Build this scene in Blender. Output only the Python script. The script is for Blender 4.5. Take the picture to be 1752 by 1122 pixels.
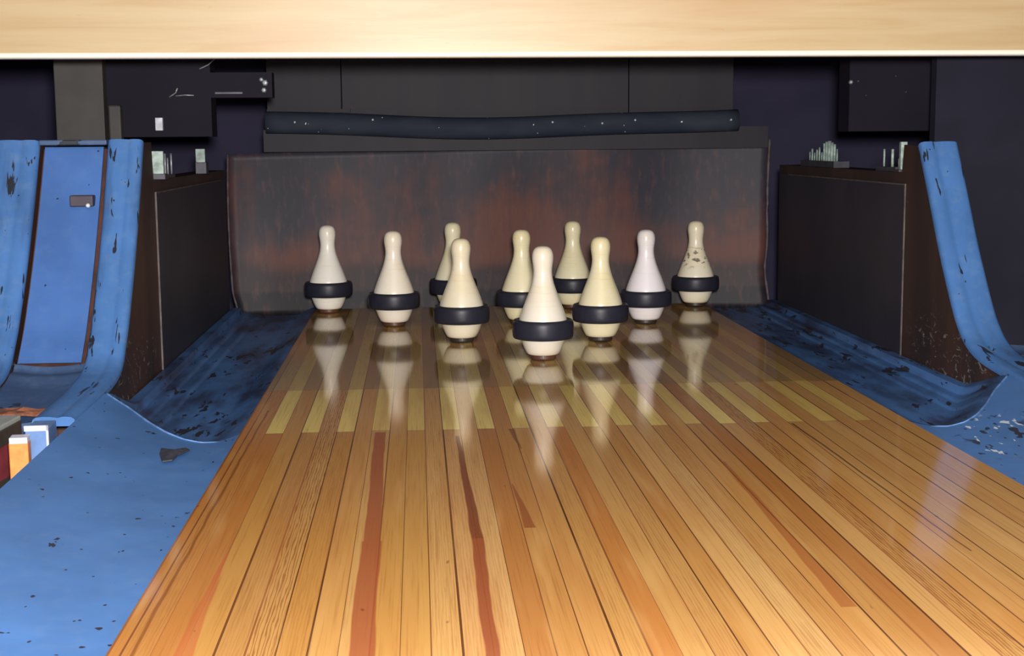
import bpy, bmesh, math, random
from mathutils import Vector, Matrix

# ------------------------------------------------------------------ camera, sky, lights, exposure
S = bpy.context.scene
for o in list(bpy.data.objects):
    bpy.data.objects.remove(o)
COL = S.collection
R = math.radians

CX, CY, CZ = -0.2470, -2.8420, 0.4440
YAW, PIT, ROL = 0.066, -0.132, -0.0084
cam = bpy.data.cameras.new('camera')
cam.sensor_width = 36.0
cam.lens = 2405.5 / 1752 * 36.0
cam.clip_start = 0.02
cob = bpy.data.objects.new('camera', cam)
COL.objects.link(cob)
fw = Vector((math.sin(YAW) * math.cos(PIT), math.cos(YAW) * math.cos(PIT), math.sin(PIT)))
r0 = Vector((math.cos(YAW), -math.sin(YAW), 0))
u0 = r0.cross(fw)
rr = r0 * math.cos(ROL) + u0 * math.sin(ROL)
uu = -r0 * math.sin(ROL) + u0 * math.cos(ROL)
cob.matrix_world = Matrix(((rr.x, uu.x, -fw.x, CX), (rr.y, uu.y, -fw.y, CY), (rr.z, uu.z, -fw.z, CZ), (0, 0, 0, 1)))
S.camera = cob

w = bpy.data.worlds.new('hall_air')
S.world = w
w.use_nodes = True
w.node_tree.nodes['Background'].inputs[0].default_value = (0.75, 0.72, 1.0, 1)
w.node_tree.nodes['Background'].inputs[1].default_value = 0.07

fl = bpy.data.lights.new('camera_flash', 'POINT')        # the photographer's flash
fl.energy = 370
fl.shadow_soft_size = 0.045
fl.color = (1.0, 0.97, 0.93)
flo = bpy.data.objects.new('camera_flash', fl)
flo.location = (CX + 0.03, CY - 0.03, CZ + 0.075)
COL.objects.link(flo)

hl = bpy.data.lights.new('hall_fill', 'AREA')           # unseen fill over the approach, added to even out the flash falloff
hl.shape = 'RECTANGLE'; hl.size = 3.0; hl.size_y = 2.0
hl.energy = 55
hl.color = (1.0, 0.86, 0.66)
hlo = bpy.data.objects.new('hall_fill', hl)
hlo.location = (0, -4.6, 2.7)
hlo.rotation_euler = (R(28), 0, 0)
COL.objects.link(hlo)

S.view_settings.view_transform = 'Standard'
S.view_settings.look = 'None'
S.view_settings.gamma = 1
S.view_settings.use_curve_mapping = False
S.view_settings.exposure = 0.0


# ------------------------------------------------------------------ helpers
def lin(r, g, b):
    f = lambda c: (c / 255 / 12.92) if c / 255 <= 0.04045 else ((c / 255 + 0.055) / 1.055) ** 2.4
    return (f(r), f(g), f(b), 1)


def tag(o, label=None, cat=None, group=None, kind=None):
    if label: o['label'] = label
    if cat: o['category'] = cat
    if group: o['group'] = group
    if kind: o['kind'] = kind
    return o


def thing(name, label, cat, loc=(0, 0, 0), rz=0, group=None):
    o = bpy.data.objects.new(name, None)
    o.empty_display_size = 0.03
    COL.objects.link(o)
    o.location = loc
    o.rotation_euler = (0, 0, rz)
    return tag(o, label, cat, group)


def obj(name, bm, mat, parent=None, smooth=False, world=False):
    me = bpy.data.meshes.new(name)
    bmesh.ops.recalc_face_normals(bm, faces=bm.faces)
    if smooth:
        for f in bm.faces: f.smooth = True
    bm.to_mesh(me)
    bm.free()
    if mat: me.materials.append(mat)
    o = bpy.data.objects.new(name, me)
    COL.objects.link(o)
    if parent:
        o.parent = parent
        if world:      # vertices were given in world coordinates
            m = Matrix.Translation(parent.location) @ parent.rotation_euler.to_matrix().to_4x4()
            me.transform(m.inverted())
    return o


def bx(bm, x0, x1, y0, y1, z0, z1, bev=0.0):
    r = bmesh.ops.create_cube(bm, size=1)
    vs = r['verts']
    for v in vs:
        v.co = Vector(((x0 + x1) / 2 + v.co.x * (x1 - x0), (y0 + y1) / 2 + v.co.y * (y1 - y0), (z0 + z1) / 2 + v.co.z * (z1 - z0)))
    if bev:
        es = list({e for v in vs for e in v.link_edges})
        bmesh.ops.bevel(bm, geom=es, offset=bev, segments=2, affect='EDGES', profile=0.5)
    return bm


def box(x0, x1, y0, y1, z0, z1, bev=0.0):
    return bx(bmesh.new(), x0, x1, y0, y1, z0, z1, bev)


def lathe(bm, prof, n=48, c=(0, 0, 0)):
    rings = []
    for r, z in prof:
        if r < 1e-6:
            rings.append([bm.verts.new((c[0], c[1], c[2] + z))])
        else:
            rings.append([bm.verts.new((c[0] + r * math.cos(2 * math.pi * i / n), c[1] + r * math.sin(2 * math.pi * i / n), c[2] + z)) for i in range(n)])
    for a, b in zip(rings, rings[1:]):
        for i in range(n):
            j = (i + 1) % n
            if len(a) == 1 and len(b) == 1: continue
            if len(a) == 1: bm.faces.new((a[0], b[i], b[j]))
            elif len(b) == 1: bm.faces.new((a[i], a[j], b[0]))
            else: bm.faces.new((a[i], a[j], b[j], b[i]))
    return bm


def tube(bm, pts, rad, n=8):
    pts = [Vector(p) for p in pts]
    rings = []
    for i, p in enumerate(pts):
        d = (pts[min(i + 1, len(pts) - 1)] - pts[max(i - 1, 0)]).normalized()
        a = d.cross(Vector((0, 0, 1)))
        if a.length < 1e-3: a = d.cross(Vector((1, 0, 0)))
        a.normalize(); b = d.cross(a)
        q = rad[i] if isinstance(rad, (list, tuple)) else rad
        rings.append([bm.verts.new(p + (a * math.cos(2 * math.pi * k / n) + b * math.sin(2 * math.pi * k / n)) * q) for k in range(n)])
    for a, b in zip(rings, rings[1:]):
        for k in range(n):
            bm.faces.new((a[k], a[(k + 1) % n], b[(k + 1) % n], b[k]))
    bm.faces.new(rings[0]); bm.faces.new(rings[-1])
    return bm


def prism_x(bm, poly, x0, x1):          # polygon in (y, z) extruded along x
    a = [bm.verts.new((x0, y, z)) for y, z in poly]
    b = [bm.verts.new((x1, y, z)) for y, z in poly]
    bm.faces.new(a); bm.faces.new(b[::-1])
    n = len(poly)
    for i in range(n):
        bm.faces.new((a[i], a[(i + 1) % n], b[(i + 1) % n], b[i]))
    return bm


def grid_solid(bm, top, depth):         # top: rows of points; closed solid hanging `depth` (vector) behind it
    d = Vector(depth)
    A = [[bm.verts.new(p) for p in row] for row in top]
    B = [[bm.verts.new(Vector(p) + d) for p in row] for row in top]
    n, m = len(A), len(A[0])
    for i in range(n - 1):
        for j in range(m - 1):
            bm.faces.new((A[i][j], A[i][j + 1], A[i + 1][j + 1], A[i + 1][j]))
            bm.faces.new((B[i][j], B[i + 1][j], B[i + 1][j + 1], B[i][j + 1]))
    for i in range(n - 1):
        bm.faces.new((A[i][0], A[i + 1][0], B[i + 1][0], B[i][0]))
        bm.faces.new((A[i][-1], B[i][-1], B[i + 1][-1], A[i + 1][-1]))
    for j in range(m - 1):
        bm.faces.new((A[0][j], B[0][j], B[0][j + 1], A[0][j + 1]))
        bm.faces.new((A[-1][j], A[-1][j + 1], B[-1][j + 1], B[-1][j]))
    return bm


def catmull(pts, n=8):
    P = [Vector(p) for p in pts]
    P = [P[0] * 2 - P[1]] + P + [P[-1] * 2 - P[-2]]
    out = []
    for i in range(1, len(P) - 2):
        for k in range(n):
            t = k / n
            a, b, c, d = P[i - 1], P[i], P[i + 1], P[i + 2]
            out.append(0.5 * ((2 * b) + (c - a) * t + (2 * a - 5 * b + 4 * c - d) * t * t + (3 * b - a - 3 * c + d) * t ** 3))
    out.append(P[-2])
    return out


# ------------------------------------------------------------------ materials
class NT:
    def __init__(s, name, world=False):
        s.m = bpy.data.materials.new(name)
        s.m.use_nodes = True
        s.t = s.m.node_tree
        s.b = s.t.nodes['Principled BSDF']
        s.co = s.t.nodes.new('ShaderNodeNewGeometry').outputs['Position'] if world else s.t.nodes.new('ShaderNodeTexCoord').outputs['Object']

    def put(s, sock, v):
        if isinstance(v, bpy.types.NodeSocket): s.t.links.new(v, sock)
        else: sock.default_value = v

    def math(s, op, a, b=0.0, c=None, clamp=False):
        n = s.t.nodes.new('ShaderNodeMath'); n.operation = op; n.use_clamp = clamp
        s.put(n.inputs[0], a); s.put(n.inputs[1], b)
        if c is not None: s.put(n.inputs[2], c)
        return n.outputs[0]

    def sep(s, v=None):
        n = s.t.nodes.new('ShaderNodeSeparateXYZ'); s.put(n.inputs[0], v or s.co)
        return n.outputs

    def comb(s, x, y, z):
        n = s.t.nodes.new('ShaderNodeCombineXYZ')
        for i, q in enumerate((x, y, z)): s.put(n.inputs[i], q)
        return n.outputs[0]

    def scale(s, sx, sy, sz, v=None, loc=(0, 0, 0)):
        n = s.t.nodes.new('ShaderNodeMapping')
        s.put(n.inputs['Vector'], v or s.co)
        n.inputs['Scale'].default_value = (sx, sy, sz)
        n.inputs['Location'].default_value = loc
        return n.outputs[0]

    def noise(s, vec, sc=1.0, detail=3.0, rough=0.55, dist=0.0, color=False):
        n = s.t.nodes.new('ShaderNodeTexNoise')
        s.put(n.inputs['Vector'], vec)
        n.inputs['Scale'].default_value = sc
        n.inputs['Detail'].default_value = detail
        n.inputs['Roughness'].default_value = rough
        n.inputs['Distortion'].default_value = dist
        return n.outputs['Color' if color else 'Fac']

    def wave(s, vec, sc, dist, dsc=1.0, axis='X'):
        n = s.t.nodes.new('ShaderNodeTexWave')
        n.bands_direction = axis
        s.put(n.inputs['Vector'], vec)
        n.inputs['Scale'].default_value = sc
        n.inputs['Distortion'].default_value = dist
        n.inputs['Detail'].default_value = 2
        n.inputs['Detail Scale'].default_value = dsc
        return n.outputs['Fac']

    def step(s, v, a, b):               # 0 below a, 1 above b
        n = s.t.nodes.new('ShaderNodeMapRange')
        n.interpolation_type = 'SMOOTHSTEP'
        s.put(n.inputs[0], v)
        for i, q in ((1, a), (2, b), (3, 0.0), (4, 1.0)): n.inputs[i].default_value = q
        return n.outputs[0]

    def mix(s, f, a, b, mode='MIX'):
        n = s.t.nodes.new('ShaderNodeMix'); n.data_type = 'RGBA'; n.blend_type = mode
        s.put(n.inputs[0], f); s.put(n.inputs[6], a); s.put(n.inputs[7], b)
        return n.outputs[2]

    def attr(s, name):
        n = s.t.nodes.new('ShaderNodeAttribute'); n.attribute_name = name
        return n.outputs

    def bump(s, h, strength=0.3, dist=0.002):
        n = s.t.nodes.new('ShaderNodeBump')
        n.inputs['Strength'].default_value = strength
        n.inputs['Distance'].default_value = dist
        s.put(n.inputs['Height'], h)
        s.t.links.new(n.outputs[0], s.b.inputs['Normal'])

    def done(s, color, rough=0.5, metal=0.0, ior=None, spec=None):
        s.put(s.b.inputs['Base Color'], color)
        s.put(s.b.inputs['Roughness'], rough)
        s.put(s.b.inputs['Metallic'], metal)
        if ior: s.b.inputs['IOR'].default_value = ior
        if spec is not None: s.b.inputs['Specular IOR Level'].default_value = spec
        return s.m


def plain(name, rgb, rough=0.5, metal=0.0, var=0.12, sc=30, spec=None):
    n = NT(name)
    f = n.noise(n.co, sc, 4)
    a = tuple(c * (1 - var) for c in rgb[:3]) + (1,)
    b = tuple(min(1, c * (1 + var)) for c in rgb[:3]) + (1,)
    return n.done(n.mix(n.step(f, 0.3, 0.7), a, b), rough, metal, spec=spec)


# -- lane wood: the colour of each board comes from a face attribute, grain and heartwood streaks from nodes
def lane_material(name, streaks, gloss):
    n = NT(name)
    x, y, z = n.sep()
    at = n.attr('board')
    col = at['Color']
    grain = n.noise(n.scale(420, 5, 1), 1.0, 4, 0.6)
    col = n.mix(n.math('MULTIPLY', n.step(grain, 0.48, 0.75), 0.42), col, lin(120, 62, 24))
    blot = n.noise(n.scale(28, 2.2, 1), 1.0, 3)
    col = n.mix(n.math('MULTIPLY', n.step(blot, 0.45, 0.75), 0.4), col, lin(172, 112, 60))
    col = n.mix(n.math('MULTIPLY', n.step(n.noise(n.scale(34, 2.6, 1, loc=(7, 3, 0)), 1.0, 2), 0.52, 0.8), 0.35), col, lin(214, 172, 112))
    cath = n.wave(n.scale(1, 0.05, 1), 95, 5.5, 3.0)
    col = n.mix(n.math('MULTIPLY', n.step(cath, 0.5, 0.95), n.math('MULTIPLY', at['Alpha'], 0.75)), col, lin(120, 62, 24))
    wob = n.math('MULTIPLY', n.math('SUBTRACT', n.noise(n.scale(3, 5, 1), 1.0, 2), 0.5), 0.008)
    for (xa, ya, xb, yb, wa, wb, c, st) in streaks:
        t = n.math('DIVIDE', n.math('SUBTRACT', y, ya), yb - ya)
        xc = n.math('ADD', n.math('MULTIPLY_ADD', t, xb - xa, xa), wob)
        hw = n.math('MULTIPLY_ADD', t, wb - wa, wa)
        d = n.math('SUBTRACT', hw, n.math('ABSOLUTE', n.math('SUBTRACT', x, xc)))
        m = n.step(d, -0.0008, 0.0012)
        m = n.math('MULTIPLY', m, n.math('MULTIPLY', n.math('GREATER_THAN', t, 0.0), n.math('LESS_THAN', t, 1.0)))
        col = n.mix(n.math('MULTIPLY', m, st), col, c)
    dings = n.noise(n.scale(60, 22, 1), 1.0, 1)
    col = n.mix(n.math('MULTIPLY', n.step(dings, 0.77, 0.80), 0.55), col, lin(80, 45, 25))
    n.bump(n.noise(n.scale(70, 3, 1), 1.0, 2), 0.05, 0.0008)
    return n.done(col, gloss, ior=1.54)


HEART = lin(150, 78, 48)
STREAKS = [
    (-0.311, -0.70, -0.305, -1.30, 0.0085, 0.0095, HEART, 0.85),
    (-0.305, -1.30, -0.300, -2.3, 0.0110, 0.0130, HEART, 0.85),
    (-0.193, -0.74, -0.187, -1.30, 0.0030, 0.0070, lin(120, 62, 38), 0.9),
    (-0.187, -1.30, -0.193, -2.3, 0.0070, 0.0060, lin(140, 72, 45), 0.9),
    (-0.461, -1.33, -0.458, -1.9, 0.0015, 0.0150, lin(175, 95, 55), 0.7),
    (-0.131, -1.05, -0.124, -1.262, 0.0010, 0.0070, lin(135, 72, 40), 0.75),
    (-0.108, -0.695, -0.103, -0.84, 0.0050, 0.0010, lin(110, 62, 35), 0.7),
    (0.172, -0.95, 0.158, -1.568, 0.0030, 0.0080, lin(150, 82, 42), 0.65),
    (0.336, -0.70, 0.345, -1.4, 0.0022, 0.0012, lin(70, 38, 22), 0.8),
    (-0.503, -0.5, -0.505, -2.0, 0.0018, 0.0022, lin(120, 66, 30), 0.7),
]
M = {}
M['pine'] = lane_material('pine_boards', STREAKS, 0.10)
M['maple'] = lane_material('maple_boards', [], 0.075)


def blue_paint(name, base, peel, fine, dirt=0.35, stretch=(40, 9, 40), ymask=None, dusty=0.3, worn=lin(38, 40, 52), grime=(0.5, 0.8), flecks=False):
    n = NT(name, True)
    x, y, z = n.sep()
    var = n.noise(n.co, 7, 4)
    c = n.mix(n.step(var, 0.3, 0.75), tuple(q * 0.88 for q in base[:3]) + (1,), tuple(q * 1.12 for q in base[:3]) + (1,))
    c = n.mix(n.math('MULTIPLY', n.step(n.noise(n.co, 45, 5), 0.45, 0.8), dusty), c, lin(112, 138, 172))
    gr = n.noise(n.scale(*[q * 0.35 for q in stretch], loc=(3, 1, 5)), 1.0, 4)
    c = n.mix(n.math('MULTIPLY', n.step(gr, *grime), dirt), c, lin(42, 45, 70))
    p = n.noise(n.scale(*stretch), 1.0, 3, 0.6, 0.4)
    big = n.noise(n.co, 4.5, 2)
    v = n.math('ADD', p, n.math('MULTIPLY', n.math('SUBTRACT', big, 0.5), 0.35))
    m = n.step(v, peel, peel + 0.02)
    if ymask:
        m = n.math('MULTIPLY', m, n.step(y, *ymask))
    c = n.mix(m, c, worn)
    d = n.noise(n.scale(95, 60, 95, loc=(1, 8, 2)), 1.0, 1)
    c = n.mix(n.step(d, fine, fine + 0.02), c, lin(40, 42, 55))
    if flecks:       # a patch of bare white chips beside the lane
        zone = n.math('MULTIPLY', n.math('MULTIPLY', n.step(x, 0.555, 0.575), n.math('SUBTRACT', 1.0, n.step(x, 0.66, 0.69))),
                      n.math('MULTIPLY', n.step(y, -0.98, -0.92), n.math('SUBTRACT', 1.0, n.step(y, -0.74, -0.68))))
        q = n.noise(n.scale(70, 26, 70, loc=(5, 2, 1)), 1.0, 2)
        c = n.mix(n.math('MULTIPLY', n.step(q, 0.635, 0.65), zone), c, lin(205, 212, 222))
        c = n.mix(n.math('MULTIPLY', n.step(n.noise(n.scale(60, 22, 60, loc=(9, 6, 1)), 1.0, 2), 0.60, 0.62), zone), c, lin(44, 46, 60))
    n.bump(n.math('ADD', n.math('MULTIPLY', m, -1.0), n.math('MULTIPLY', var, 0.6)), 0.35, 0.0012)
    return n.done(c, 0.42, ior=1.45)


BLUE = lin(72, 116, 176)
M['blue_gutter'] = blue_paint('blue_gutter_paint', BLUE, 0.622, 0.75, 0.85, (40, 11, 40), (-0.95, -0.55), dusty=0.12, worn=lin(40, 42, 58), grime=(0.36, 0.66), flecks=True)
M['blue_apron'] = blue_paint('blue_apron_paint', BLUE, 0.715, 0.745, 0.10, (40, 30, 40), dusty=0.2, flecks=True)
M['blue_cap'] = blue_paint('blue_cap_paint', BLUE, 0.635, 0.77, 0.6, (60, 14, 9), dusty=0.35)
M['blue_door'] = blue_paint('blue_door_paint', lin(70, 108, 172), 0.80, 0.80, 0.08, dusty=0.15)
M['blue_shelf'] = blue_paint('blue_shelf_paint', lin(62, 84, 120), 0.62, 0.77, 0.6, (14, 10, 30), dusty=0.25)
M['bead'] = plain('pale_blue_edge', lin(98, 138, 192), 0.4, var=0.25, sc=60)  # paler blue for the line along the gutter rim

# -- dark boards
def dark_wood(name, a, b, stretch, rough=0.55, scuff=0.12, foot=0.0):
    n = NT(name, True)
    f = n.noise(n.scale(*stretch), 1.0, 4, 0.6)
    c = n.mix(n.step(f, 0.35, 0.7), a, b)
    s = n.noise(n.scale(70, 45, 110), 1.0, 3)
    c = n.mix(n.math('MULTIPLY', n.step(s, 0.68, 0.76), scuff), c, lin(140, 136, 134))
    if foot:
        x, y, z = n.sep()
        q = n.noise(n.scale(90, 34, 60, loc=(4, 2, 9)), 1.0, 4, 0.65, 1.5)
        zone = n.math('MULTIPLY', n.math('SUBTRACT', 1.0, n.step(z, 0.05, 0.12)), n.math('SUBTRACT', 1.0, n.step(y, -0.1, 0.05)))
        c = n.mix(n.math('MULTIPLY', n.math('MULTIPLY', n.step(q, 0.58, 0.66), zone), foot), c, lin(150, 146, 140))
    return n.done(c, rough, spec=0.3)


M['kick'] = dark_wood('stained_kickback_wood', lin(52, 40, 38), lin(78, 52, 42), (6, 6, 1.2), scuff=0.15, foot=0.6)
M['kick_sheet'] = dark_wood('dark_side_sheet', lin(46, 44, 54), lin(56, 52, 60), (4, 4, 4), 0.5)
M['trim'] = plain('pale_sheet_edge', lin(84, 74, 72), 0.6, var=0.35, sc=40)  # paler strip on the front and top edges of the sheet
M['black'] = plain('black_void_paint', lin(66, 62, 86), 0.8, var=0.1, sc=6, spec=0.1)
M['frame'] = plain('soot_black_metal', lin(30, 28, 38), 0.7, var=0.1, sc=5, spec=0.1)
M['bay_shade'] = plain('bay_shade_navy', lin(38, 38, 50), 0.8, var=0.15, sc=5, spec=0.1)
M['olive'] = plain('olive_post_paint', lin(58, 54, 52), 0.6, var=0.2, sc=12)
M['backboard'] = dark_wood('dark_back_board', lin(40, 38, 46), lin(47, 43, 50), (14, 1, 1.2), 0.6, 0.02)
M['steel'] = plain('dull_steel', lin(150, 156, 158), 0.45, 0.3, var=0.3, sc=70)
M['pale_metal'] = plain('pale_painted_metal', lin(205, 210, 220), 0.5, var=0.25, sc=70)
M['greenish'] = plain('grey_green_glint', lin(150, 168, 162), 0.5, var=0.35, sc=70)  # pale colour stands in for glints on the rods and plates
M['dark_metal'] = plain('dark_machine_metal', lin(70, 68, 78), 0.5, 0.3, var=0.2, sc=30)
M['brown_gap'] = plain('bare_brown_wood', lin(78, 46, 40), 0.7, var=0.3, sc=25)
M['rubber'] = plain('black_rubber', lin(38, 38, 50), 0.42, var=0.1, sc=50, spec=0.3)
M['pin_base'] = plain('brown_pin_base', lin(82, 52, 40), 0.45, var=0.2, sc=60)
M['pin_base_dark'] = plain('dark_pin_base', lin(50, 40, 38), 0.45, var=0.2, sc=60)

# leather curtain
n = NT('worn_leather_curtain', True)
x, y, z = n.sep()
big = n.noise(n.scale(3.2, 1, 3.4), 1.0, 4, 0.6)
ver = n.noise(n.scale(26, 1, 1.6), 1.0, 3)
fine = n.noise(n.scale(60, 1, 20), 1.0, 4)
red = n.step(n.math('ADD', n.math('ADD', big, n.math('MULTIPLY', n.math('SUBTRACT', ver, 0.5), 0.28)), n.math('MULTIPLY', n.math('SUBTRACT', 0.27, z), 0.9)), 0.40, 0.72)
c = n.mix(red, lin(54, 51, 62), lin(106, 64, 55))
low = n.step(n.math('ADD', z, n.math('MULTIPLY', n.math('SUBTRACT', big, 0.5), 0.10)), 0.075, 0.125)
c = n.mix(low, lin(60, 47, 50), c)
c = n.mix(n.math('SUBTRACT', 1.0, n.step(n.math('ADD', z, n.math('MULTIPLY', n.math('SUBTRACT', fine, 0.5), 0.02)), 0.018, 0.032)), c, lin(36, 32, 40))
c = n.mix(n.math('MULTIPLY', n.step(fine, 0.5, 0.8), 0.35), c, lin(120, 84, 76))
c = n.mix(n.math('MULTIPLY', n.step(ver, 0.62, 0.72), 0.3), c, lin(56, 48, 54))
n.bump(n.math('ADD', big, n.math('MULTIPLY', fine, 0.3)), 0.3, 0.004)
M['leather'] = n.done(c, 0.55, spec=0.35)
M['leather_edge'] = plain('pale_leather_edge', lin(205, 170, 150), 0.6, var=0.2, sc=60)
M['leather_rim'] = plain('scuffed_leather_rim', lin(80, 70, 74), 0.6, var=0.4, sc=40)
n = NT('blue_grey_roll_cloth', True)
s_ = n.noise(n.scale(90, 90, 90), 1.0, 1)
c = n.mix(n.step(n.noise(n.scale(5, 2, 12), 1.0, 3), 0.35, 0.7), lin(44, 50, 64), lin(58, 62, 74))
c = n.mix(n.step(s_, 0.765, 0.785), c, lin(220, 222, 224))
M['roll'] = n.done(c, 0.8, spec=0.15)

# pale plywood
n = NT('pale_birch_board', True)
g = n.noise(n.scale(2.4, 1, 34), 1.0, 4, 0.6, 0.5)
g2 = n.noise(n.scale(1.6, 1, 9, loc=(3, 0, 1)), 1.0, 2)
c = n.mix(n.step(g, 0.35, 0.75), lin(190, 169, 132), lin(180, 153, 112))
c = n.mix(n.math('MULTIPLY', n.step(g2, 0.5, 0.75), 0.6), c, lin(180, 146, 108))
fl_ = n.noise(n.scale(26, 1, 90, loc=(2, 0, 4)), 1.0, 2)
c = n.mix(n.math('MULTIPLY', n.step(fl_, 0.72, 0.78), 0.5), c, lin(190, 140, 90))
M['birch'] = n.done(c, 0.4)
M['birch_edge'] = plain('lit_edge_band', lin(254, 246, 230), 0.35, var=0.03, sc=8)  # edge strip whitened so it reads as a lit edge

# odds and ends of the ball return
M['lid_grey'] = plain('grey_lid_paint', lin(150, 154, 148), 0.5, var=0.12)
M['band_brown'] = plain('dark_brown_rail', lin(66, 56, 48), 0.6, var=0.2)
M['red_side'] = plain('dull_red_paint', lin(132, 54, 62), 0.5, var=0.15)
M['orange'] = plain('orange_card', lin(226, 134, 66), 0.6, var=0.2, sc=45)
M['card_blue'] = plain('blue_card', lin(92, 124, 176), 0.6, var=0.15)
M['card_white'] = plain('white_card_edge', lin(205, 205, 222), 0.6, var=0.1)
M['rust'] = plain('rusty_brown_scrap', lin(128, 78, 56), 0.8, var=0.45, sc=40)
M['flap'] = plain('dark_scrap', lin(46, 48, 62), 0.7, var=0.3, sc=60)


def pin_paint(name, rgb, scuff=0.0):
    n = NT(name)
    x, y, z = n.sep()
    f = n.noise(n.scale(9, 9, 16), 1.0, 3)
    c = n.mix(n.step(f, 0.35, 0.75), lin(*rgb), lin(rgb[0] - 5, rgb[1] - 10, rgb[2] - 24))
    g = n.noise(n.scale(14, 14, 260), 1.0, 2)
    c = n.mix(n.math('MULTIPLY', n.step(g, 0.6, 0.75), 0.22), c, lin(190, 165, 120))
    if scuff:
        s = n.noise(n.scale(70, 70, 120), 1.0, 2)
        zone = n.math('MULTIPLY', n.step(z, 0.10, 0.125), n.math('SUBTRACT', 1.0, n.step(z, 0.145, 0.17)))
        c = n.mix(n.math('MULTIPLY', n.math('MULTIPLY', n.step(s, 0.55, 0.63), zone), scuff), c, lin(70, 60, 50))
    return n.done(c, 0.3, ior=1.5)


# ------------------------------------------------------------------ the setting
FLOOR = -0.16
tag(obj('floor', box(-2.6, 2.6, -4.2, 2.3, FLOOR - 0.05, FLOOR), M['black']), kind='structure')
tag(obj('wall_back', box(-2.6, 2.6, 2.1, 2.2, FLOOR, 1.3), M['black']), kind='structure')
tag(obj('wall_left', box(-2.7, -2.6, -0.15, 2.2, FLOOR, 1.3), M['black']), kind='structure')
tag(obj('wall_right', box(2.6, 2.7, -0.15, 2.2, FLOOR, 1.3), M['black']), kind='structure')
tag(obj('pit_hood', box(-2.7, 2.7, -0.15, 2.2, 1.3, 1.35), M['black']), kind='structure')  # unseen hood, added to keep the space above the pit dark

# ------------------------------------------------------------------ the lane
random.seed(11)
LX0, LX1 = -0.527, 0.5235
LY0, LY1 = -3.7, 0.945
BW = 0.0273
edges = [LX0] + [-0.488 + BW * k for k in range(-1, 37)] + [LX1]
SPL0, SPL1 = -0.690, -0.315      # the splice: maple fingers reach to SPL0, pine fingers back to SPL1
PINE = [lin(186, 138, 78), lin(190, 144, 84), lin(181, 131, 72), lin(193, 148, 89), lin(178, 127, 70), lin(188, 141, 82), lin(183, 134, 76)]
MAPLE = [lin(226, 198, 112), lin(220, 190, 106), lin(230, 204, 120), lin(214, 182, 102)]
DECK_DIM = [lin(160, 128, 84), lin(152, 120, 78), lin(172, 140, 90), lin(144, 110, 72)]  # same maple as the fingers, darkened for the weaker light further back
pine_fixed = {12: lin(222, 172, 116), 13: lin(226, 176, 118), 9: lin(214, 160, 84), 10: lin(216, 164, 88), 14: lin(184, 112, 58),
              6: lin(210, 152, 78), 3: lin(214, 156, 80), 18: lin(196, 120, 58), 22: lin(226, 178, 112), 23: lin(230, 186, 122), 24: lin(218, 166, 100),
              27: lin(176, 104, 50), 0: lin(190, 116, 52), 1: lin(198, 126, 60), 2: lin(192, 120, 58)}
maple_bm, pine_bm = bmesh.new(), bmesh.new()
la = {id(b): b.loops.layers.float_color.new('board') for b in (maple_bm, pine_bm)}


def strip(bm, x0, x1, y0, y1, col, grain=0.0, z=0.0):
    L = la[id(bm)]
    nseg = max(1, int((y1 - y0) / 0.5))
    for k in range(nseg):
        a, b = y0 + (y1 - y0) * k / nseg, y0 + (y1 - y0) * (k + 1) / nseg
        f = bm.faces.new([bm.verts.new(p) for p in ((x0, a, z), (x1, a, z), (x1, b, z), (x0, b, z))])
        for lp in f.loops: lp[L] = (col[0], col[1], col[2], grain)


SEAM_P, SEAM_M = lin(108, 66, 38), lin(86, 64, 42)
for i in range(len(edges) - 1):
    x0, x1 = edges[i], edges[i + 1]
    finger = (i - 2) % 2 == 0 and 2 <= i <= 37            # a maple finger board
    ys = SPL0 if finger else SPL1
    ys += random.uniform(-0.004, 0.004)
    gap = random.choice([0.0008, 0.0012, 0.0016, 0.0020, 0.0024])
    pc = random.choice(PINE)
    if i in pine_fixed: pc = tuple(0.45 * a + 0.42 * b for a, b in zip(pine_fixed[i][:3], pc[:3]))
    q = random.uniform(0.95, 1.05)
    pc = tuple(c * q for c in pc[:3])
    gr = 0.8 if i in (5, 29) else (0.25 if random.random() < 0.3 else 0.0)
    sd = random.choice([0.6, 0.8, 1.0, 1.3, 1.7, 2.1])
    strip(pine_bm, x0 + gap, x1, LY0, ys, pc, gr)
    strip(pine_bm, x0, x0 + gap, LY0, ys, tuple(c * sd for c in SEAM_P[:3]))
    dc = random.choice(DECK_DIM)
    mc = random.choice(MAPLE)
    if finger:
        strip(maple_bm, x0 + gap * 0.6, x1, ys + 0.0012, SPL1, mc)
        strip(maple_bm, x0, x0 + gap * 0.6, ys, SPL1, SEAM_M)
        strip(maple_bm, x0 + gap * 0.6, x1, ys, ys + 0.0012, SEAM_M)
        strip(maple_bm, x0 + gap * 0.6, x1, SPL1, LY1, tuple(0.5 * (a + b) for a, b in zip(mc[:3], dc[:3])))
    else:
        strip(maple_bm, x0 + gap * 0.6, x1, ys + 0.0012, LY1, dc)
        strip(maple_bm, x0 + gap * 0.6, x1, ys, ys + 0.0012, SEAM_M)
    strip(maple_bm, x0, x0 + gap * 0.6, max(ys, SPL1), LY1, SEAM_M)
lane = thing('bowling_lane', 'polished wooden bowling lane of narrow honey boards running to the pins', 'lane', (0, 0, 0))
po = obj('pine_boards', pine_bm, M['pine'], lane)
mo = obj('pin_deck', maple_bm, M['maple'], lane)
mo['label'] = 'paler pin deck boards interlocking with the orange boards'
obj('lane_bed', box(LX0, LX1, LY0, LY1, FLOOR, -0.0006), plain('lane_core_wood', lin(120, 66, 34), 0.6), lane)

# ------------------------------------------------------------------ gutters
def smooth01(t):
    t = max(0.0, min(1.0, t))
    return t * t * (3 - 2 * t)


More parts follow.
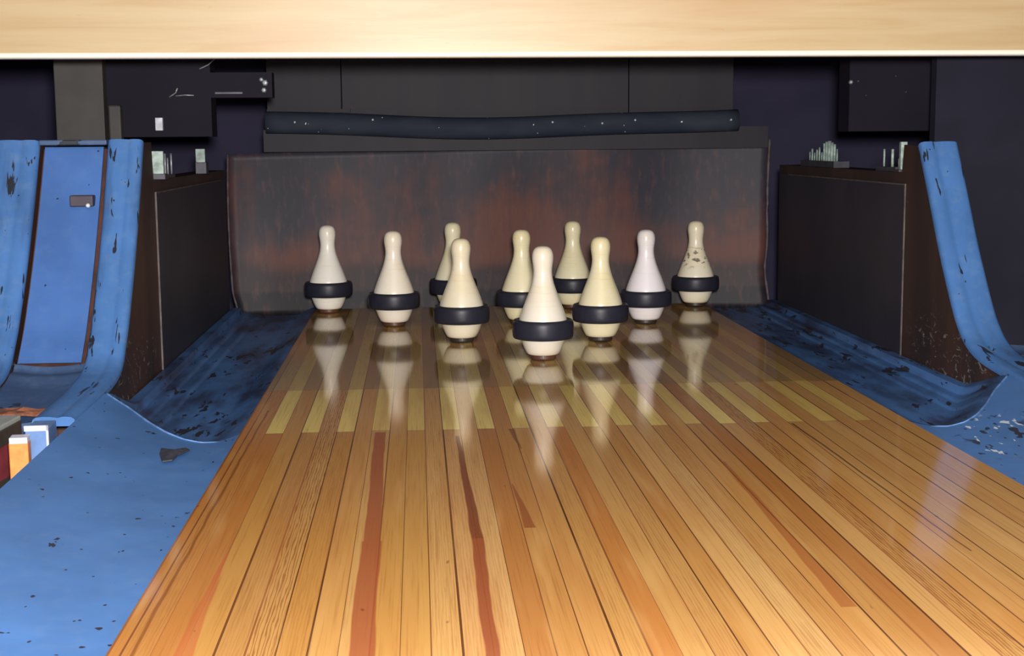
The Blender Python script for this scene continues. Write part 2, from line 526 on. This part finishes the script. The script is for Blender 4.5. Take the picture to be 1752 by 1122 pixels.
RIM = [(0.0, -0.655), (0.10, -0.72), (0.20, -0.735), (0.32, -0.725), (0.45, -0.695), (0.6, -0.645), (0.78, -0.575), (1.0, -0.505)]   # across the gutter -> y of the rim


def rim_y(u):
    for (a, ya), (b, yb) in zip(RIM, RIM[1:]):
        if u <= b: return ya + (yb - ya) * (u - a) / (b - a)
    return RIM[-1][1]


def gutter_z(u, y):
    front = -0.007 + 0.043 * u ** 1.35 - max(0, (-0.5 - y)) * 0.022 * u
    rear = -0.010 - 0.024 * smooth01(u / 0.28)
    for s_, h_ in ((0.66, 0.004), (0.78, 0.005), (0.885, 0.014)):      # the low mouldings running along the foot of the side board
        rear += h_ * smooth01((u - s_) / 0.022)
    ry = rim_y(u)
    tt = max(0.0, min(1.0, (y - ry) / (0.09 + 0.10 * u)))
    t = 0.6 * tt + 0.4 * smooth01(tt)
    return front + (rear - front) * t


def gutter(side, label_a, label):
    xi = LX0 - 0.004 if side < 0 else LX1 + 0.004
    xo = side * (0.7665 if side > 0 else 0.769)
    g = thing('gutter', label, 'gutter', (xo, -0.5, 0))
    us = [0, .03, .07, .12, .18, .24, .3, .4, .5, .6, .655, .66, .671, .682, .70, .74, .775, .78, .791, .802, .83, .86, .88, .885, .892, .900, .907, .915, .95, 1.0]

    def rows(ya, yb):      # columns follow the rim so the two pieces meet along it
        out = []
        for k in range(61):
            t = k / 60
            row = []
            for u in us:
                y = ya(u) + (yb(u) - ya(u)) * t
                row.append((xi + (xo - xi) * u, y, gutter_z(u, y)))
            out.append(row)
        return out
    bm = bmesh.new()
    grid_solid(bm, rows(lambda u: -3.6, rim_y), (0, 0, -0.035))
    o = obj('front_apron', bm, M['blue_apron'], g, smooth=False, world=True)
    bm = bmesh.new()
    grid_solid(bm, rows(rim_y, lambda u: 1.10), (0, 0, -0.035))
    o2 = obj('rear_trough', bm, M['blue_gutter'], g, smooth=False, world=True)
    for q in (o, o2):
        for p in q.data.polygons: p.use_smooth = True
        q.data.set_sharp_from_angle(angle=R(50))
    bm = bmesh.new()
    pts = []
    for k in range(31):
        u = 0.10 + 0.90 * k / 30
        y = rim_y(u)
        pts.append((xi + (xo - xi) * u, y, gutter_z(u, y) + 0.0005))
    tube(bm, pts, [0.0003 + 0.0014 * min(1, (k + 1) / 12) for k in range(31)], 8)
    obj('rim_bead', bm, M['bead'], g, smooth=True, world=True)
    # skirt below the outer edge
    bm = box(min(xo, xo - side * 0.006), max(xo, xo - side * 0.006), -3.6, -0.52, FLOOR, -0.03)
    obj('skirt', bm, M['blue_apron'], g, world=True)
    # carriers on the floor
    obj('bearer', box(min(xi + side * .05, xo - side * .05), max(xi + side * .05, xo - side * .05), -3.5, 1.05, FLOOR, -0.064), M['black'], g, world=True)
    return g


gutter(-1, 'left', 'blue painted gutter on the door side of the lane, with broad smooth front apron')
gutter(1, 'right', 'blue painted gutter flaking white and dark, on the lane side without the door')

# ------------------------------------------------------------------ kickbacks with their blue front caps
def cap_curve(dy, ztop, yend):
    base = [(-0.030, ztop), (-0.095, 0.335), (-0.163, 0.228), (-0.235, 0.131), (-0.272, 0.092), (-0.312, 0.066), (-0.365, 0.050),
            (-0.43, 0.042), (-0.52, 0.036), (-0.60, 0.033), (yend, 0.030)]
    return [(p.x, p.y) for p in catmull([(y + (dy if z > 0.08 else dy * max(0, (z - 0.03) / 0.05)), z, 0) for y, z in base], 5)]


CAPPROF = [(0.0, -0.010), (0.0, -0.004), (0.03, 0.001), (0.10, 0.004), (0.25, 0.0048), (0.33, 0.0044), (0.37, 0.0034), (0.42, 0.0031), (0.47, 0.0038),
           (0.56, 0.0046), (0.75, 0.005), (0.90, 0.004), (0.97, 0.001), (1.0, -0.004), (1.0, -0.010)]


def sweep_cap(bm, curve, xa, xb, prof=CAPPROF, zmin=None):
    rows = []
    for i, (y, z) in enumerate(curve):
        a = curve[max(0, i - 1)]; b = curve[min(len(curve) - 1, i + 1)]
        ty, tz = b[0] - a[0], b[1] - a[1]
        L = math.hypot(ty, tz)
        ny, nz = tz / L, -ty / L            # outward: towards the bowler and up
        if ny > 0: ny, nz = -ny, -nz
        if nz < 0 and abs(ny) < 0.3: ny, nz = -ny, -nz
        rows.append([bm.verts.new((xa + (xb - xa) * u, y + ny * h, z + nz * h)) for u, h in prof])
    for r0_, r1_ in zip(rows, rows[1:]):
        for k in range(len(prof)):
            m = (k + 1) % len(prof)
            bm.faces.new((r0_[k], r0_[m], r1_[m], r1_[k]))
    bm.faces.new(rows[0]); bm.faces.new(rows[-1])
    return bm


def inset(curve, d):
    out = []
    for i, (y, z) in enumerate(curve):
        a = curve[max(0, i - 1)]; b = curve[min(len(curve) - 1, i + 1)]
        ty, tz = b[0] - a[0], b[1] - a[1]
        L = math.hypot(ty, tz)
        ny, nz = tz / L, -ty / L
        if ny > 0: ny, nz = -ny, -nz
        out.append((y - ny * d, z - nz * d))
    return out


def kickback(x_in, x_out, dy, ztop, label, sheet=True, yend=-0.70, yback=1.08):
    s = 1 if x_out > x_in else -1
    k = thing('kickback_board', label, 'side board', ((x_in + x_out) / 2, 0, FLOOR))
    cur = cap_curve(dy, ztop, yend)
    slab = [p for p in inset(cur, 0.0105)]
    slab = [p for p in slab if p[0] > -0.56]
    poly = slab + [(slab[-1][0], FLOOR), (yback, FLOOR), (yback, 0.372), (0.075 + dy, 0.372), (0.065 + dy, ztop - 0.004)]
    bm = prism_x(bmesh.new(), poly, x_in + s * 0.002, x_out - s * 0.002)
    obj('board', bm, M['kick'], k, world=True)
    bm = sweep_cap(bmesh.new(), cur, x_in, x_out)
    c = obj('front_cap', bm, M['blue_cap'], k, world=True)
    for p in c.data.polygons: p.use_smooth = True
    c.data.set_sharp_from_angle(angle=R(55))
    c['label'] = 'curved blue front edge with worn paint'
    if sheet:
        ya, yb, za, zb = 0.045 + (-0.01 if s < 0 else 0), 1.07, -0.012, 0.347
        xs = x_in - s * 0.001
        obj('side_sheet', box(min(xs, xs + s * .006), max(xs, xs + s * .006), ya, yb, za, zb), M['kick_sheet'], k, world=True)
        bm = box(min(xs - s * .0012, xs + s * .002), max(xs - s * .0012, xs + s * .002), ya - .003, ya + .001, za, zb + 0.002)
        bx(bm, min(xs - s * .0012, xs + s * .002), max(xs - s * .0012, xs + s * .002), ya + .001, yb - .1, zb - .001, zb + .0022)
        obj('edge_trim', bm, M['trim'], k, world=True)
    return k, cur


kl, curL = kickback(-0.772, -0.838, -0.045, 0.452, 'dark brown side board nearest the blue door, with blue curved front edge')
kr, curR = kickback(0.769, 0.848, -0.002, 0.434, 'dark brown side board beside the lane opposite the door, its blue edge chipped')
kn, curN = kickback(-0.967, -1.048, -0.045, 0.452, 'outermost blue curved post at the photo left edge, beyond the blue door', sheet=False, yend=-0.62, yback=0.9)

# ------------------------------------------------------------------ ball return housings
def housing(xa, xb, cur, label, door):
    h = thing('ball_return_housing', label, 'housing', ((xa + xb) / 2, 0, FLOOR))
    # shelf: the foot of the front, flaring towards the bowler
    foot = [p for p in inset(cur, 0.014) if p[1] < 0.072 and p[0] > -0.655]
    foot = [(y, z - 0.012 * smooth01((z - 0.044) / 0.018)) for y, z in foot]
    rows = [[(xa + (xb - xa) * t, y, z - 0.006 * math.sin(math.pi * t)) for t in [0, .15, .3, .5, .7, .85, 1]] for y, z in foot]
    o = obj('shelf', grid_solid(bmesh.new(), rows, (0, 0, -0.02)), M['blue_shelf'], h, smooth=False, world=True)
    for p in o.data.polygons: p.use_smooth = True
    o.data.set_sharp_from_angle(angle=R(50))
    y0, z0 = foot[-1]
    obj('shelf_support', box(xa, xb, -0.55, -0.34, FLOOR, 0.0), M['brown_gap'], h, world=True)
    if door:
        inn = [p for p in inset(cur, 0.034) if p[1] > 0.03 and p[0] > -0.40]
        poly = inn + [(0.25, inn[-1][1]), (0.25, inn[0][1])]
        obj('inner_backing', prism_x(bmesh.new(), poly, xa, xb), M['brown_gap'], h, world=True)
        obj('top_rail', box(xa + .001, xb - .001, -0.084, -0.045, 0.4435, 0.4535, 0.002), M['blue_shelf'], h, world=True)
    else:
        obj('inner_backing', box(xa, xb + 0.9, 0.10, 0.13, FLOOR, 1.29), M['bay_shade'], h, world=True)  # flat sheet across the open bay, its shade put into the colour
    return h


housing(-0.967, -0.838, curL, 'dirty blue-grey ball return foot under the blue door', True)
housing(0.849, 1.06, curR, 'dark open ball return bay at the photo right edge', False)

# the blue access door between the two left posts
door = thing('access_door', 'flat blue access door with dark latch, between two blue posts', 'door', (-0.902, -0.33, 0.06))
def at_z(curve, z):
    for (ya, za), (yb, zb) in zip(curve, curve[1:]):
        if za >= z >= zb: return (ya + (yb - ya) * (za - z) / (za - zb), z)


ci_ = inset(curL, 0.012)
dc_ = [at_z(ci_, 0.4400)] + [p for p in ci_ if 0.066 < p[1] < 0.438] + [at_z(ci_, 0.0612)]
bm = bmesh.new()
rows = [[(x, y, z) for x in (-0.9585, -0.955, -0.93, -0.90, -0.87, -0.8515, -0.848)] for y, z in dc_]
o = obj('door_panel', grid_solid(bm, rows, (0, 0.006, 0)), M['blue_door'], door, world=True)
la_ = min(curL, key=lambda p: abs(p[1] - 0.336))
lt = box(-0.899, -0.856, la_[0] - 0.006, la_[0] + 0.02, 0.329, 0.350, 0.002)
lo = obj('latch', lt, plain('dark_latch_metal', lin(58, 50, 62), 0.5), door, world=True)
obj('latch_screw', lathe(bmesh.new(), [(0, 0), (0.004, 0.0), (0.004, 0.004), (0.0025, 0.006), (0, 0.0062)], 14), M['pale_metal'], lo)
sc = [q for q in bpy.data.objects if q.name.startswith('latch_screw')][0]
sc.location = Vector((-0.865, la_[0] - 0.004, 0.331)) - door.location
sc.rotation_euler = (R(90), 0, 0)

# ------------------------------------------------------------------ back of the pit
cur_o = thing('pit_curtain', 'worn reddish brown leather curtain hanging behind the pins', 'curtain', (0, 1.16, 0.44))
rows = []
NXC, NZC = 60, 24
random.seed(4)
for j in range(NZC + 1):
    t = j / NZC
    row = []
    for i in range(NXC + 1):
        u = i / NXC
        zt = 0.415 + 0.030 * u
        zb = -0.040
        z = zt + (zb - zt) * t
        xl = -0.770 - 0.008 * math.sin(math.pi * min(1, t * 1.1)) + (0.016 if t > 0.86 else 0) * (t - 0.86) / 0.14
        xr = 0.752 - 0.010 * math.exp(-((t - 0.78) / 0.12) ** 2) - 0.002 * math.sin(t * 5)
        x = xl + (xr - xl) * u
        y = 1.155 + 0.010 * math.sin(u * 9 + t * 2) + 0.006 * math.sin(u * 23 + 1) + 0.02 * math.sin(math.pi * t) - 0.03 * abs(2 * u - 1) ** 6
        row.append((x, y, z))
    rows.append(row)
ed_l = [r_[0] for r_ in rows]; ed_r = [r_[-1] for r_ in rows]
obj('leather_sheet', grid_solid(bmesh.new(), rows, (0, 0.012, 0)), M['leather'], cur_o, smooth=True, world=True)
bm = tube(bmesh.new(), [(p[0], p[1] - 0.002, p[2]) for p in ed_l], 0.0035, 8)
obj('side_hem', bm, M['leather_rim'], cur_o, smooth=True, world=True)
bm = tube(bmesh.new(), [(p[0], p[1] - 0.002, p[2]) for p in ed_r], 0.0045, 8)
obj('side_hem', bm, M['leather_rim'], cur_o, smooth=True, world=True)
# torn pale corner at the bottom left
bm = bmesh.new()
vs = [(-0.789, 1.118, -0.006), (-0.781, 1.116, -0.020), (-0.758, 1.112, -0.031), (-0.768, 1.108, -0.040), (-0.790, 1.112, -0.040)]
a = [bm.verts.new(v) for v in vs]; b = [bm.verts.new((v[0], v[1] + 0.006, v[2])) for v in vs]
bm.faces.new(a); bm.faces.new(b[::-1])
for i in range(5): bm.faces.new((a[i], a[(i + 1) % 5], b[(i + 1) % 5], b[i]))
to = obj('torn_corner', bm, M['leather_edge'], cur_o, world=True)
to['label'] = 'pale torn corner at the lower left'

cr = thing('curtain_roll', 'rolled blue-grey cloth bar along the top of the leather curtain', 'bar', (0, 1.1, 0.49))
bm = bmesh.new()
rows = []
pts = []
for k in range(41):
    u = k / 40
    xx = -0.655 + 1.30 * u
    sag = -0.018 * math.sin(math.pi * u) + 0.003 * math.sin(u * 11)
    pts.append((xx, 1.06, 0.500 + sag))
tube(bm, pts, 0.030, 20)
obj('cloth_roll', bm, M['roll'], cr, smooth=True, world=True)
obj('flap', box(-0.665, 0.735, 1.075, 1.085, 0.42, 0.480), M['backboard'], cr, world=True)
for bx0 in (-0.60, 0.0, 0.56):
    obj('wall_bracket', box(bx0, bx0 + 0.03, 1.06, 1.1503, 0.482, 0.500), M['frame'], cr, world=True)
random.seed(8)
for (px, pz) in ((-0.575, 0.508), (-0.365, 0.513), (0.125, 0.503), (0.262, 0.499), (0.353, 0.507), (0.62, 0.506)):
    b_ = lathe(bmesh.new(), [(0, -0.01), (0.0028, -0.01), (0.0028, 0.0), (0.0016, 0.0015), (0, 0.002)], 10)
    o = obj('rivet', b_, M['pale_metal'], cr)
    o.location = Vector((px, 1.0300, pz - 0.008)) - cr.location
    o.rotation_euler = (R(90), 0, 0)

bb = thing('back_board', 'dark plank board above the cloth bar at the back', 'board', (0, 1.16, 0.53))
bm = bmesh.new()
for (xa, xb) in ((-0.66, -0.455), (-0.453, 0.352), (0.354, 0.652)):
    bx(bm, xa, xb, 1.150, 1.172, 0.51, 1.3, 0.001)
obj('planks', bm, M['backboard'], bb, world=True)
obj('ledge', box(-0.66, -0.43, 1.135, 1.15, 0.527, 0.537), M['backboard'], bb, world=True)

# ------------------------------------------------------------------ masking board over the lane
mb = thing('masking_board', 'pale birch board across the top of the photo, in front of the dark pit', 'board', (0, -0.15, 0.60))
zl = lambda x: 0.6020 - 0.0022 * (x + 1.0) / 2.0
bm = bmesh.new()
pr = [(-0.150, 0.000), (-0.128, 0.000), (-0.128, 0.42), (-0.150, 0.42)]
A = [bm.verts.new((-2.6, y, zl(-2.6) + 0.011 + z)) for y, z in pr]; B = [bm.verts.new((2.6, y, zl(2.6) + 0.011 + z)) for y, z in pr]
bm.faces.new(A); bm.faces.new(B[::-1])
for i in range(4): bm.faces.new((A[i], A[(i + 1) % 4], B[(i + 1) % 4], B[i]))
obj('birch_panel', bm, M['birch'], mb, world=True)
bm = bmesh.new()
pr = [(-0.152, 0.0108), (-0.1545, 0.008), (-0.1555, 0.0055), (-0.1545, 0.003), (-0.151, 0.0008), (-0.146, 0.0), (-0.130, 0.0), (-0.128, 0.002), (-0.128, 0.0108)]
A = [bm.verts.new((-2.6, y, zl(-2.6) + z)) for y, z in pr]; B = [bm.verts.new((2.6, y, zl(2.6) + z)) for y, z in pr]
bm.faces.new(A); bm.faces.new(B[::-1])
for i in range(9): bm.faces.new((A[i], A[(i + 1) % 9], B[(i + 1) % 9], B[i]))
e_ = obj('edge_band', bm, M['birch_edge'], mb, world=True)
e_['label'] = 'cream rounded lower edge'
obj('hanger_board', box(-2.6, 2.6, -0.128, -0.10, 0.62, 1.3), M['black'], mb, world=True)

# ------------------------------------------------------------------ the pins
def pin_body():
    prof = [(0.0, 0.0105), (0.0262, 0.0105), (0.0305, 0.0112), (0.0334, 0.0132), (0.0362, 0.0182), (0.0396, 0.0255), (0.0426, 0.0335), (0.0452, 0.0420), (0.0470, 0.048),
            (0.0482, 0.056), (0.0487, 0.066), (0.0489, 0.078), (0.0486, 0.084), (0.0470, 0.0895), (0.0442, 0.0975), (0.0405, 0.1080), (0.0360, 0.1200), (0.0310, 0.1325),
            (0.0268, 0.1440), (0.0232, 0.1550), (0.0207, 0.1650), (0.0193, 0.1745), (0.0190, 0.1820), (0.0195, 0.1890), (0.0205, 0.1960), (0.0215, 0.2030),
            (0.0219, 0.2095), (0.0214, 0.2160), (0.0198, 0.2220), (0.0172, 0.2267), (0.0135, 0.2298), (0.0085, 0.2317), (0.004, 0.2323), (0, 0.2324)]
    return lathe(bmesh.new(), prof, 56)


def band():
    prof = [(0.0486, 0.0450), (0.0555, 0.0440), (0.0598, 0.0450), (0.0618, 0.0475), (0.0627, 0.0530), (0.0632, 0.0585), (0.0632, 0.0680), (0.0627, 0.0745), (0.0615, 0.0800),
            (0.0595, 0.0822), (0.0555, 0.0832), (0.0486, 0.0825)]
    bm = lathe(bmesh.new(), prof + [prof[0]], 56)
    bmesh.ops.remove_doubles(bm, verts=bm.verts, dist=1e-6)
    return bm


def pbase():
    return lathe(bmesh.new(), [(0, 0.0), (0.0225, 0.0), (0.0255, 0.0012), (0.0268, 0.004), (0.0266, 0.0105), (0.0, 0.0105)], 40)


PINS = [  # x, y, colour (back row lightened to offset flash falloff), base, label, height factor, scuff
    (0.0045, 0.000, (228, 220, 208), 'pin_base', 'warm white duckpin with black rubber band, foremost of all ten', 1.0, 0),
    (-0.1535, 0.277, (230, 220, 198), 'pin_base_dark', 'ivory duckpin second nearest the camera, left of the foremost pin', 0.995, 0),
    (0.1560, 0.255, (232, 222, 190), 'pin_base_dark', 'cream duckpin just right of the foremost pin, second row', 1.0, 0),
    (-0.3085, 0.571, (240, 230, 216), 'pin_base', 'ivory duckpin third row at the left, alone before the leather curtain', 0.995, 0),
    (0.0040, 0.580, (238, 228, 194), 'pin_base', 'yellowish duckpin partly hidden behind the left of the foremost pin', 0.99, 0),
    (0.3045, 0.540, (240, 234, 240), 'pin_base_dark', 'whitest duckpin, cleaner than the rest, in the third row at the right', 0.985, 0),
    (-0.4850, 0.865, (248, 242, 234), 'pin_base', 'back row duckpin standing leftmost of all, near the left gutter', 0.99, 0),
    (-0.1560, 0.885, (242, 234, 206), 'pin_base', 'dull duckpin in the back row mostly hidden by the ivory pin in front', 1.0, 0),
    (0.1630, 0.880, (244, 234, 200), 'pin_base', 'tan yellow duckpin in the back row, between the foremost and second row pins', 1.0, 0),
    (0.4945, 0.880, (242, 232, 210), 'pin_base_dark', 'scuffed grey-cream duckpin at the far right of the back row', 0.985, 0.8),
]
meshes = {}
for i, (px, py, colr, bmat, lab, sc_, scuff) in enumerate(PINS):
    t = thing('duckpin', lab, 'bowling pin', (px, py, 0.0004), rz=i * 0.7, group='rubber-banded duckpins')
    if not meshes:
        b1 = obj('body', pin_body(), None, t, smooth=True)
        b2 = obj('rubber_band', band(), M['rubber'], t, smooth=True)
        b3 = obj('base', pbase(), M['pin_base'], t, smooth=False)
        meshes = {'body': b1, 'rubber_band': b2, 'base': b3}
        parts = meshes
        b1.data.materials.append(pin_paint('pin_paint_0', colr, scuff))
    else:
        parts = {}
        for nm, src in meshes.items():
            c_ = src.copy()
            c_.parent = t
            COL.objects.link(c_)
            parts[nm] = c_
        parts['body'].data = meshes['body'].data.copy()
        parts['body'].data.materials[0] = pin_paint('pin_paint_%d' % i, colr, scuff)
        parts['base'].data = meshes['base'].data.copy()
        parts['base'].data.materials[0] = M[bmat]
    t.scale = (1, 1, sc_)
    parts['rubber_band']['label'] = 'thick black rubber band'

# ------------------------------------------------------------------ stand-in rods and plates for the glints above the side boards
def rods(name, label, cat, spots, mat, rail, mrail):
    t = thing(name, label, cat, (rail[0], rail[2], rail[4]))
    obj('rail', box(*rail), mrail, t, world=True)
    for (x, y, z0, z1, r_) in spots:
        obj('rod', tube(bmesh.new(), [(x, y, z0), (x, y, (z0 + z1) / 2), (x, y, z1)], r_, 8), mat, t, smooth=True, world=True)
    return t


random.seed(21)
rods('glint_rods', 'short pale rods standing in for glints on top of the side board opposite the door', 'machine part',
     [(0.79, 0.60 + 0.022 * k, 0.388, 0.388 + h, r_) for k, (h, r_) in enumerate([(0.03, .002), (.042, .0035), (.046, .004), (.05, .005), (.048, .005), (.044, .0035), (.022, .002), (.034, .0025), (.028, .002), (.02, .002), (.03, .0025), (.022, .0015)])],
     M['greenish'], (0.776, 0.815, 0.58, 0.88, 0.3725, 0.388), M['dark_metal'])
rods('glint_prongs', 'three thin prongs standing in for glints beside a pale plate, top of right side board', 'machine part',
     [(0.79, 0.245, 0.382, 0.42, .0022), (0.79, 0.19, 0.382, 0.420, .003), (0.79, 0.145, 0.382, 0.40, .0025)],
     M['greenish'], (0.776, 0.81, 0.13, 0.26, 0.3725, 0.382), M['dark_metal'])
rods('glint_rod_row', 'row of thin upright rods standing in for glints behind the blue post, beside the leather curtain', 'machine part',
     [(-0.778, 0.16, 0.38, 0.42, .0022), (-0.778, 0.19, 0.38, 0.424, .002), (-0.778, 0.22, 0.38, 0.415, .0018), (-0.778, 0.265, 0.38, 0.424, .002)],
     M['steel'], (-0.815, -0.7745, 0.14, 0.29, 0.3725, 0.38), M['dark_metal'])


def bracket(label, x0, x1, y0, y1, z0, z1, mat, foot=True):
    t = thing('glint_plate', label, 'bracket', ((x0 + x1) / 2, (y0 + y1) / 2, z0))
    obj('plate', box(x0, x1, y0, y1, z0, z1, 0.001), mat, t, world=True)
    obj('foot', box(min(x0, x1) - .002, max(x0, x1) + .002, y0 + 0.004, y1 + 0.03, 0.3725, z0, 0.001), M['dark_metal'], t, world=True)
    return t


bracket('tall pale plate standing in for a glint just behind the top of the blue post by the door', -0.786, -0.762, 0.078, 0.088, 0.384, 0.430, M['greenish'])
bracket('small pale plate standing in for a glint on the dark side board, nearest the left edge of the curtain', -0.777, -0.755, 0.60, 0.61, 0.400, 0.432, M['greenish'])
bracket('grey-green plate standing in for a glint against the top of the right blue post', 0.7705, 0.784, 0.080, 0.092, 0.378, 0.436, M['greenish'])

# machine frame carried by the ceiling
fr = thing('pinsetter_frame', 'dark pinsetting machine frame in the gloom above the side board by the door', 'machine', (-0.80, 0.5, 0.50))
bm = box(-0.96, -0.70, 0.35, 0.43, 0.46, 1.3)
obj('frame_body', bm, M['frame'], fr, world=True)
obj('glint_patch', box(-0.822, -0.806, 0.338, 0.35, 0.474, 0.502, 0.001), M['pale_metal'], fr, world=True)  # pale plate stands in for a bright patch in the dark
t_ = bmesh.new()
tube(t_, [(-0.79, 0.345, 0.547), (-0.775, 0.34, 0.556), (-0.77, 0.335, 0.566)], 0.0015, 6)
tube(t_, [(-0.775, 0.34, 0.549), (-0.755, 0.337, 0.551), (-0.735, 0.335, 0.550)], 0.0014, 6)
obj('linkage_wire', t_, M['steel'], fr, smooth=True, world=True)
obj('tie_bar', box(-0.69, -0.63, 0.344, 0.35, 0.553, 0.557), M['dark_metal'], fr, world=True)
t_ = tube(bmesh.new(), [(-0.72, 0.33, 0.607), (-0.70, 0.33, 0.616), (-0.685, 0.33, 0.63)], 0.0014, 6)
obj('linkage_wire', t_, M['steel'], fr, smooth=True, world=True)
obj('support_arm', box(-0.70, -0.565, 0.35, 0.40, 0.545, 0.60), M['frame'], fr, world=True)
for (bx_, bz_, r_) in ((-0.588, 0.584, 0.005), (-0.580, 0.577, 0.007), (-0.583, 0.561, 0.006)):
    b_ = lathe(bmesh.new(), [(0, 0), (r_, 0), (r_, 0.005), (r_ * .6, 0.008), (0, 0.0085)], 6)
    o = obj('bolt', b_, M['steel'], fr)
    o.location = Vector((bx_, 0.350, bz_)) - fr.location
    o.rotation_euler = (R(90), 0, 0)

fr2 = thing('pinsetter_frame', 'dark pinsetting machine frame in the gloom above the right side board', 'machine', (0.80, 0.5, 0.50))
obj('frame_body', box(0.74, 0.98, 0.35, 0.43, 0.46, 1.3), M['frame'], fr2, world=True)
for (bx_, bz_, r_) in ((0.742, 0.571, 0.005), (0.758, 0.573, 0.003), (0.777, 0.541, 0.0025), (0.845, 0.584, 0.0025), (0.87, 0.548, 0.0025)):
    b_ = lathe(bmesh.new(), [(0, 0), (r_, 0), (r_, 0.005), (r_ * .6, 0.008), (0, 0.0085)], 6)
    o = obj('bolt', b_, M['dark_metal'] if r_ < .004 else M['steel'], fr2)
    o.location = Vector((bx_, 0.350, bz_)) - fr2.location
    o.rotation_euler = (R(90), 0, 0)

sp = thing('coil_spring', 'faint small coil spring hanging in the dark at the upper right', 'spring', (1.026, 0.32, 0.5))
pts = []
for k in range(121):
    a_ = k / 120 * 2 * math.pi * 8
    pts.append((1.026 + 0.007 * math.cos(a_), 0.32 + 0.007 * math.sin(a_), 0.460 + 0.036 * k / 120))
obj('coil', tube(bmesh.new(), pts, 0.0013, 6), M['dark_metal'], sp, smooth=True, world=True)
obj('hook', tube(bmesh.new(), [(1.033, 0.32, 0.496), (1.026, 0.322, 0.52), (1.026, 0.322, 1.3)], 0.0015, 6), M['black'], sp, smooth=True, world=True)

po_ = thing('machine_post', 'broad olive grey upright post in the dark above the blue door', 'post', (-0.975, 0.22, 0.45))
obj('post_plate', box(-1.018, -0.915, 0.262, 0.30, 0.44, 1.3, 0.002), M['olive'], po_, world=True)
obj('stub_plate', box(-0.905, -0.878, 0.250, 0.275, 0.44, 0.528, 0.004), M['olive'], po_, world=True)
obj('cross_plate', box(-1.03, -0.875, 0.275, 0.30, 0.43, 0.45, 0.001), M['dark_metal'], po_, world=True)

# ------------------------------------------------------------------ clutter in the ball return at the left edge
rb = thing('return_box', 'ball return box with grey lid and dull red side at the photo left edge', 'box', (-0.865, -0.67, FLOOR), rz=R(-5))
obj('carcass', box(-0.24, 0.0, -0.55, 0.0, 0.0, 0.110), M['band_brown'], rb)
obj('lid', box(-0.245, 0.002, -0.555, 0.004, 0.184, 0.192, 0.002), M['lid_grey'], rb)
obj('dark_rail', box(-0.243, 0.003, -0.553, 0.003, 0.160, 0.184, 0.001), M['band_brown'], rb)
obj('red_panel', box(-0.241, 0.001, -0.551, 0.001, 0.110, 0.160), M['red_side'], rb)
ct = thing('carton', 'small orange and white card box wedged beside the grey lidded box', 'box', (-0.829, -0.790, FLOOR), rz=R(6))
obj('front_face', box(-0.014, 0.013, -0.024, 0.002, 0.0, 0.180, 0.002), M['orange'], ct)
obj('top_flap', box(-0.013, 0.0125, -0.0245, 0.001, 0.178, 0.187, 0.001), M['card_white'], ct)
c2 = thing('card_tray', 'blue card tray with white rim behind the small orange box', 'tray', (-0.812, -0.742, FLOOR), rz=R(4))
obj('tray_body', box(-0.016, 0.016, -0.04, 0.03, 0.0, 0.192, 0.001), M['card_blue'], c2)
bm = box(-0.017, 0.017, -0.041, -0.038, 0.190, 0.198)
bx(bm, 0.014, 0.017, -0.041, -0.036, 0.150, 0.198)
obj('tray_rim', bm, M['card_white'], c2)


def scrap(name, label, cat, loc, pts, mat, seed, th=0.004, amp=0.006, rz=0.0):
    random.seed(seed)
    bm = bmesh.new()
    c = (sum(p[0] for p in pts) / len(pts), sum(p[1] for p in pts) / len(pts))
    rings = []
    for f in (0.35, 0.7, 1.0):
        rings.append([(c[0] + (p[0] - c[0]) * f, c[1] + (p[1] - c[1]) * f, th + random.uniform(0, amp) * (1.2 - f)) for p in pts])
    top = [[bm.verts.new(p) for p in r_] for r_ in rings]
    bot = [bm.verts.new((p[0], p[1], 0.0)) for p in pts]
    n_ = len(pts)
    ctop = bm.verts.new((c[0], c[1], th + amp))
    for i in range(n_):
        j = (i + 1) % n_
        bm.faces.new((ctop, top[0][i], top[0][j]))
        for a_, b_ in ((0, 1), (1, 2)):
            bm.faces.new((top[a_][i], top[b_][i], top[b_][j], top[a_][j]))
        bm.faces.new((top[2][i], bot[i], bot[j], top[2][j]))
    bm.faces.new(bot[::-1])
    o = obj(name, bm, mat)
    o.location = loc
    o.rotation_euler = (0, 0, rz)
    return tag(o, label, cat)


scrap('leather_scrap', 'rusty brown crumpled strip lying on the dirty blue foot below the door', 'scrap', (-0.865, -0.615, 0.0265),
      [(-0.06, -0.02), (-0.03, -0.034), (0.0, -0.028), (0.02, -0.036), (0.05, -0.01), (0.048, 0.012), (0.01, 0.006), (-0.02, 0.018), (-0.055, 0.01)], M['rust'], 3, 0.003, 0.008)
gz = gutter_z((0.633 - 0.531) / 0.238, -0.80)
scrap('dark_scrap', 'dark curled scrap lying on the blue gutter near its curved rim', 'scrap', (-0.607, -0.835, gz - 0.001),
      [(-0.020, 0.036), (-0.016, 0.0), (-0.003, -0.052), (0.010, -0.046), (0.012, -0.012), (0.024, 0.02), (0.016, 0.032), (0.0, 0.024)], M['flap'], 5, 0.0015, 0.004)
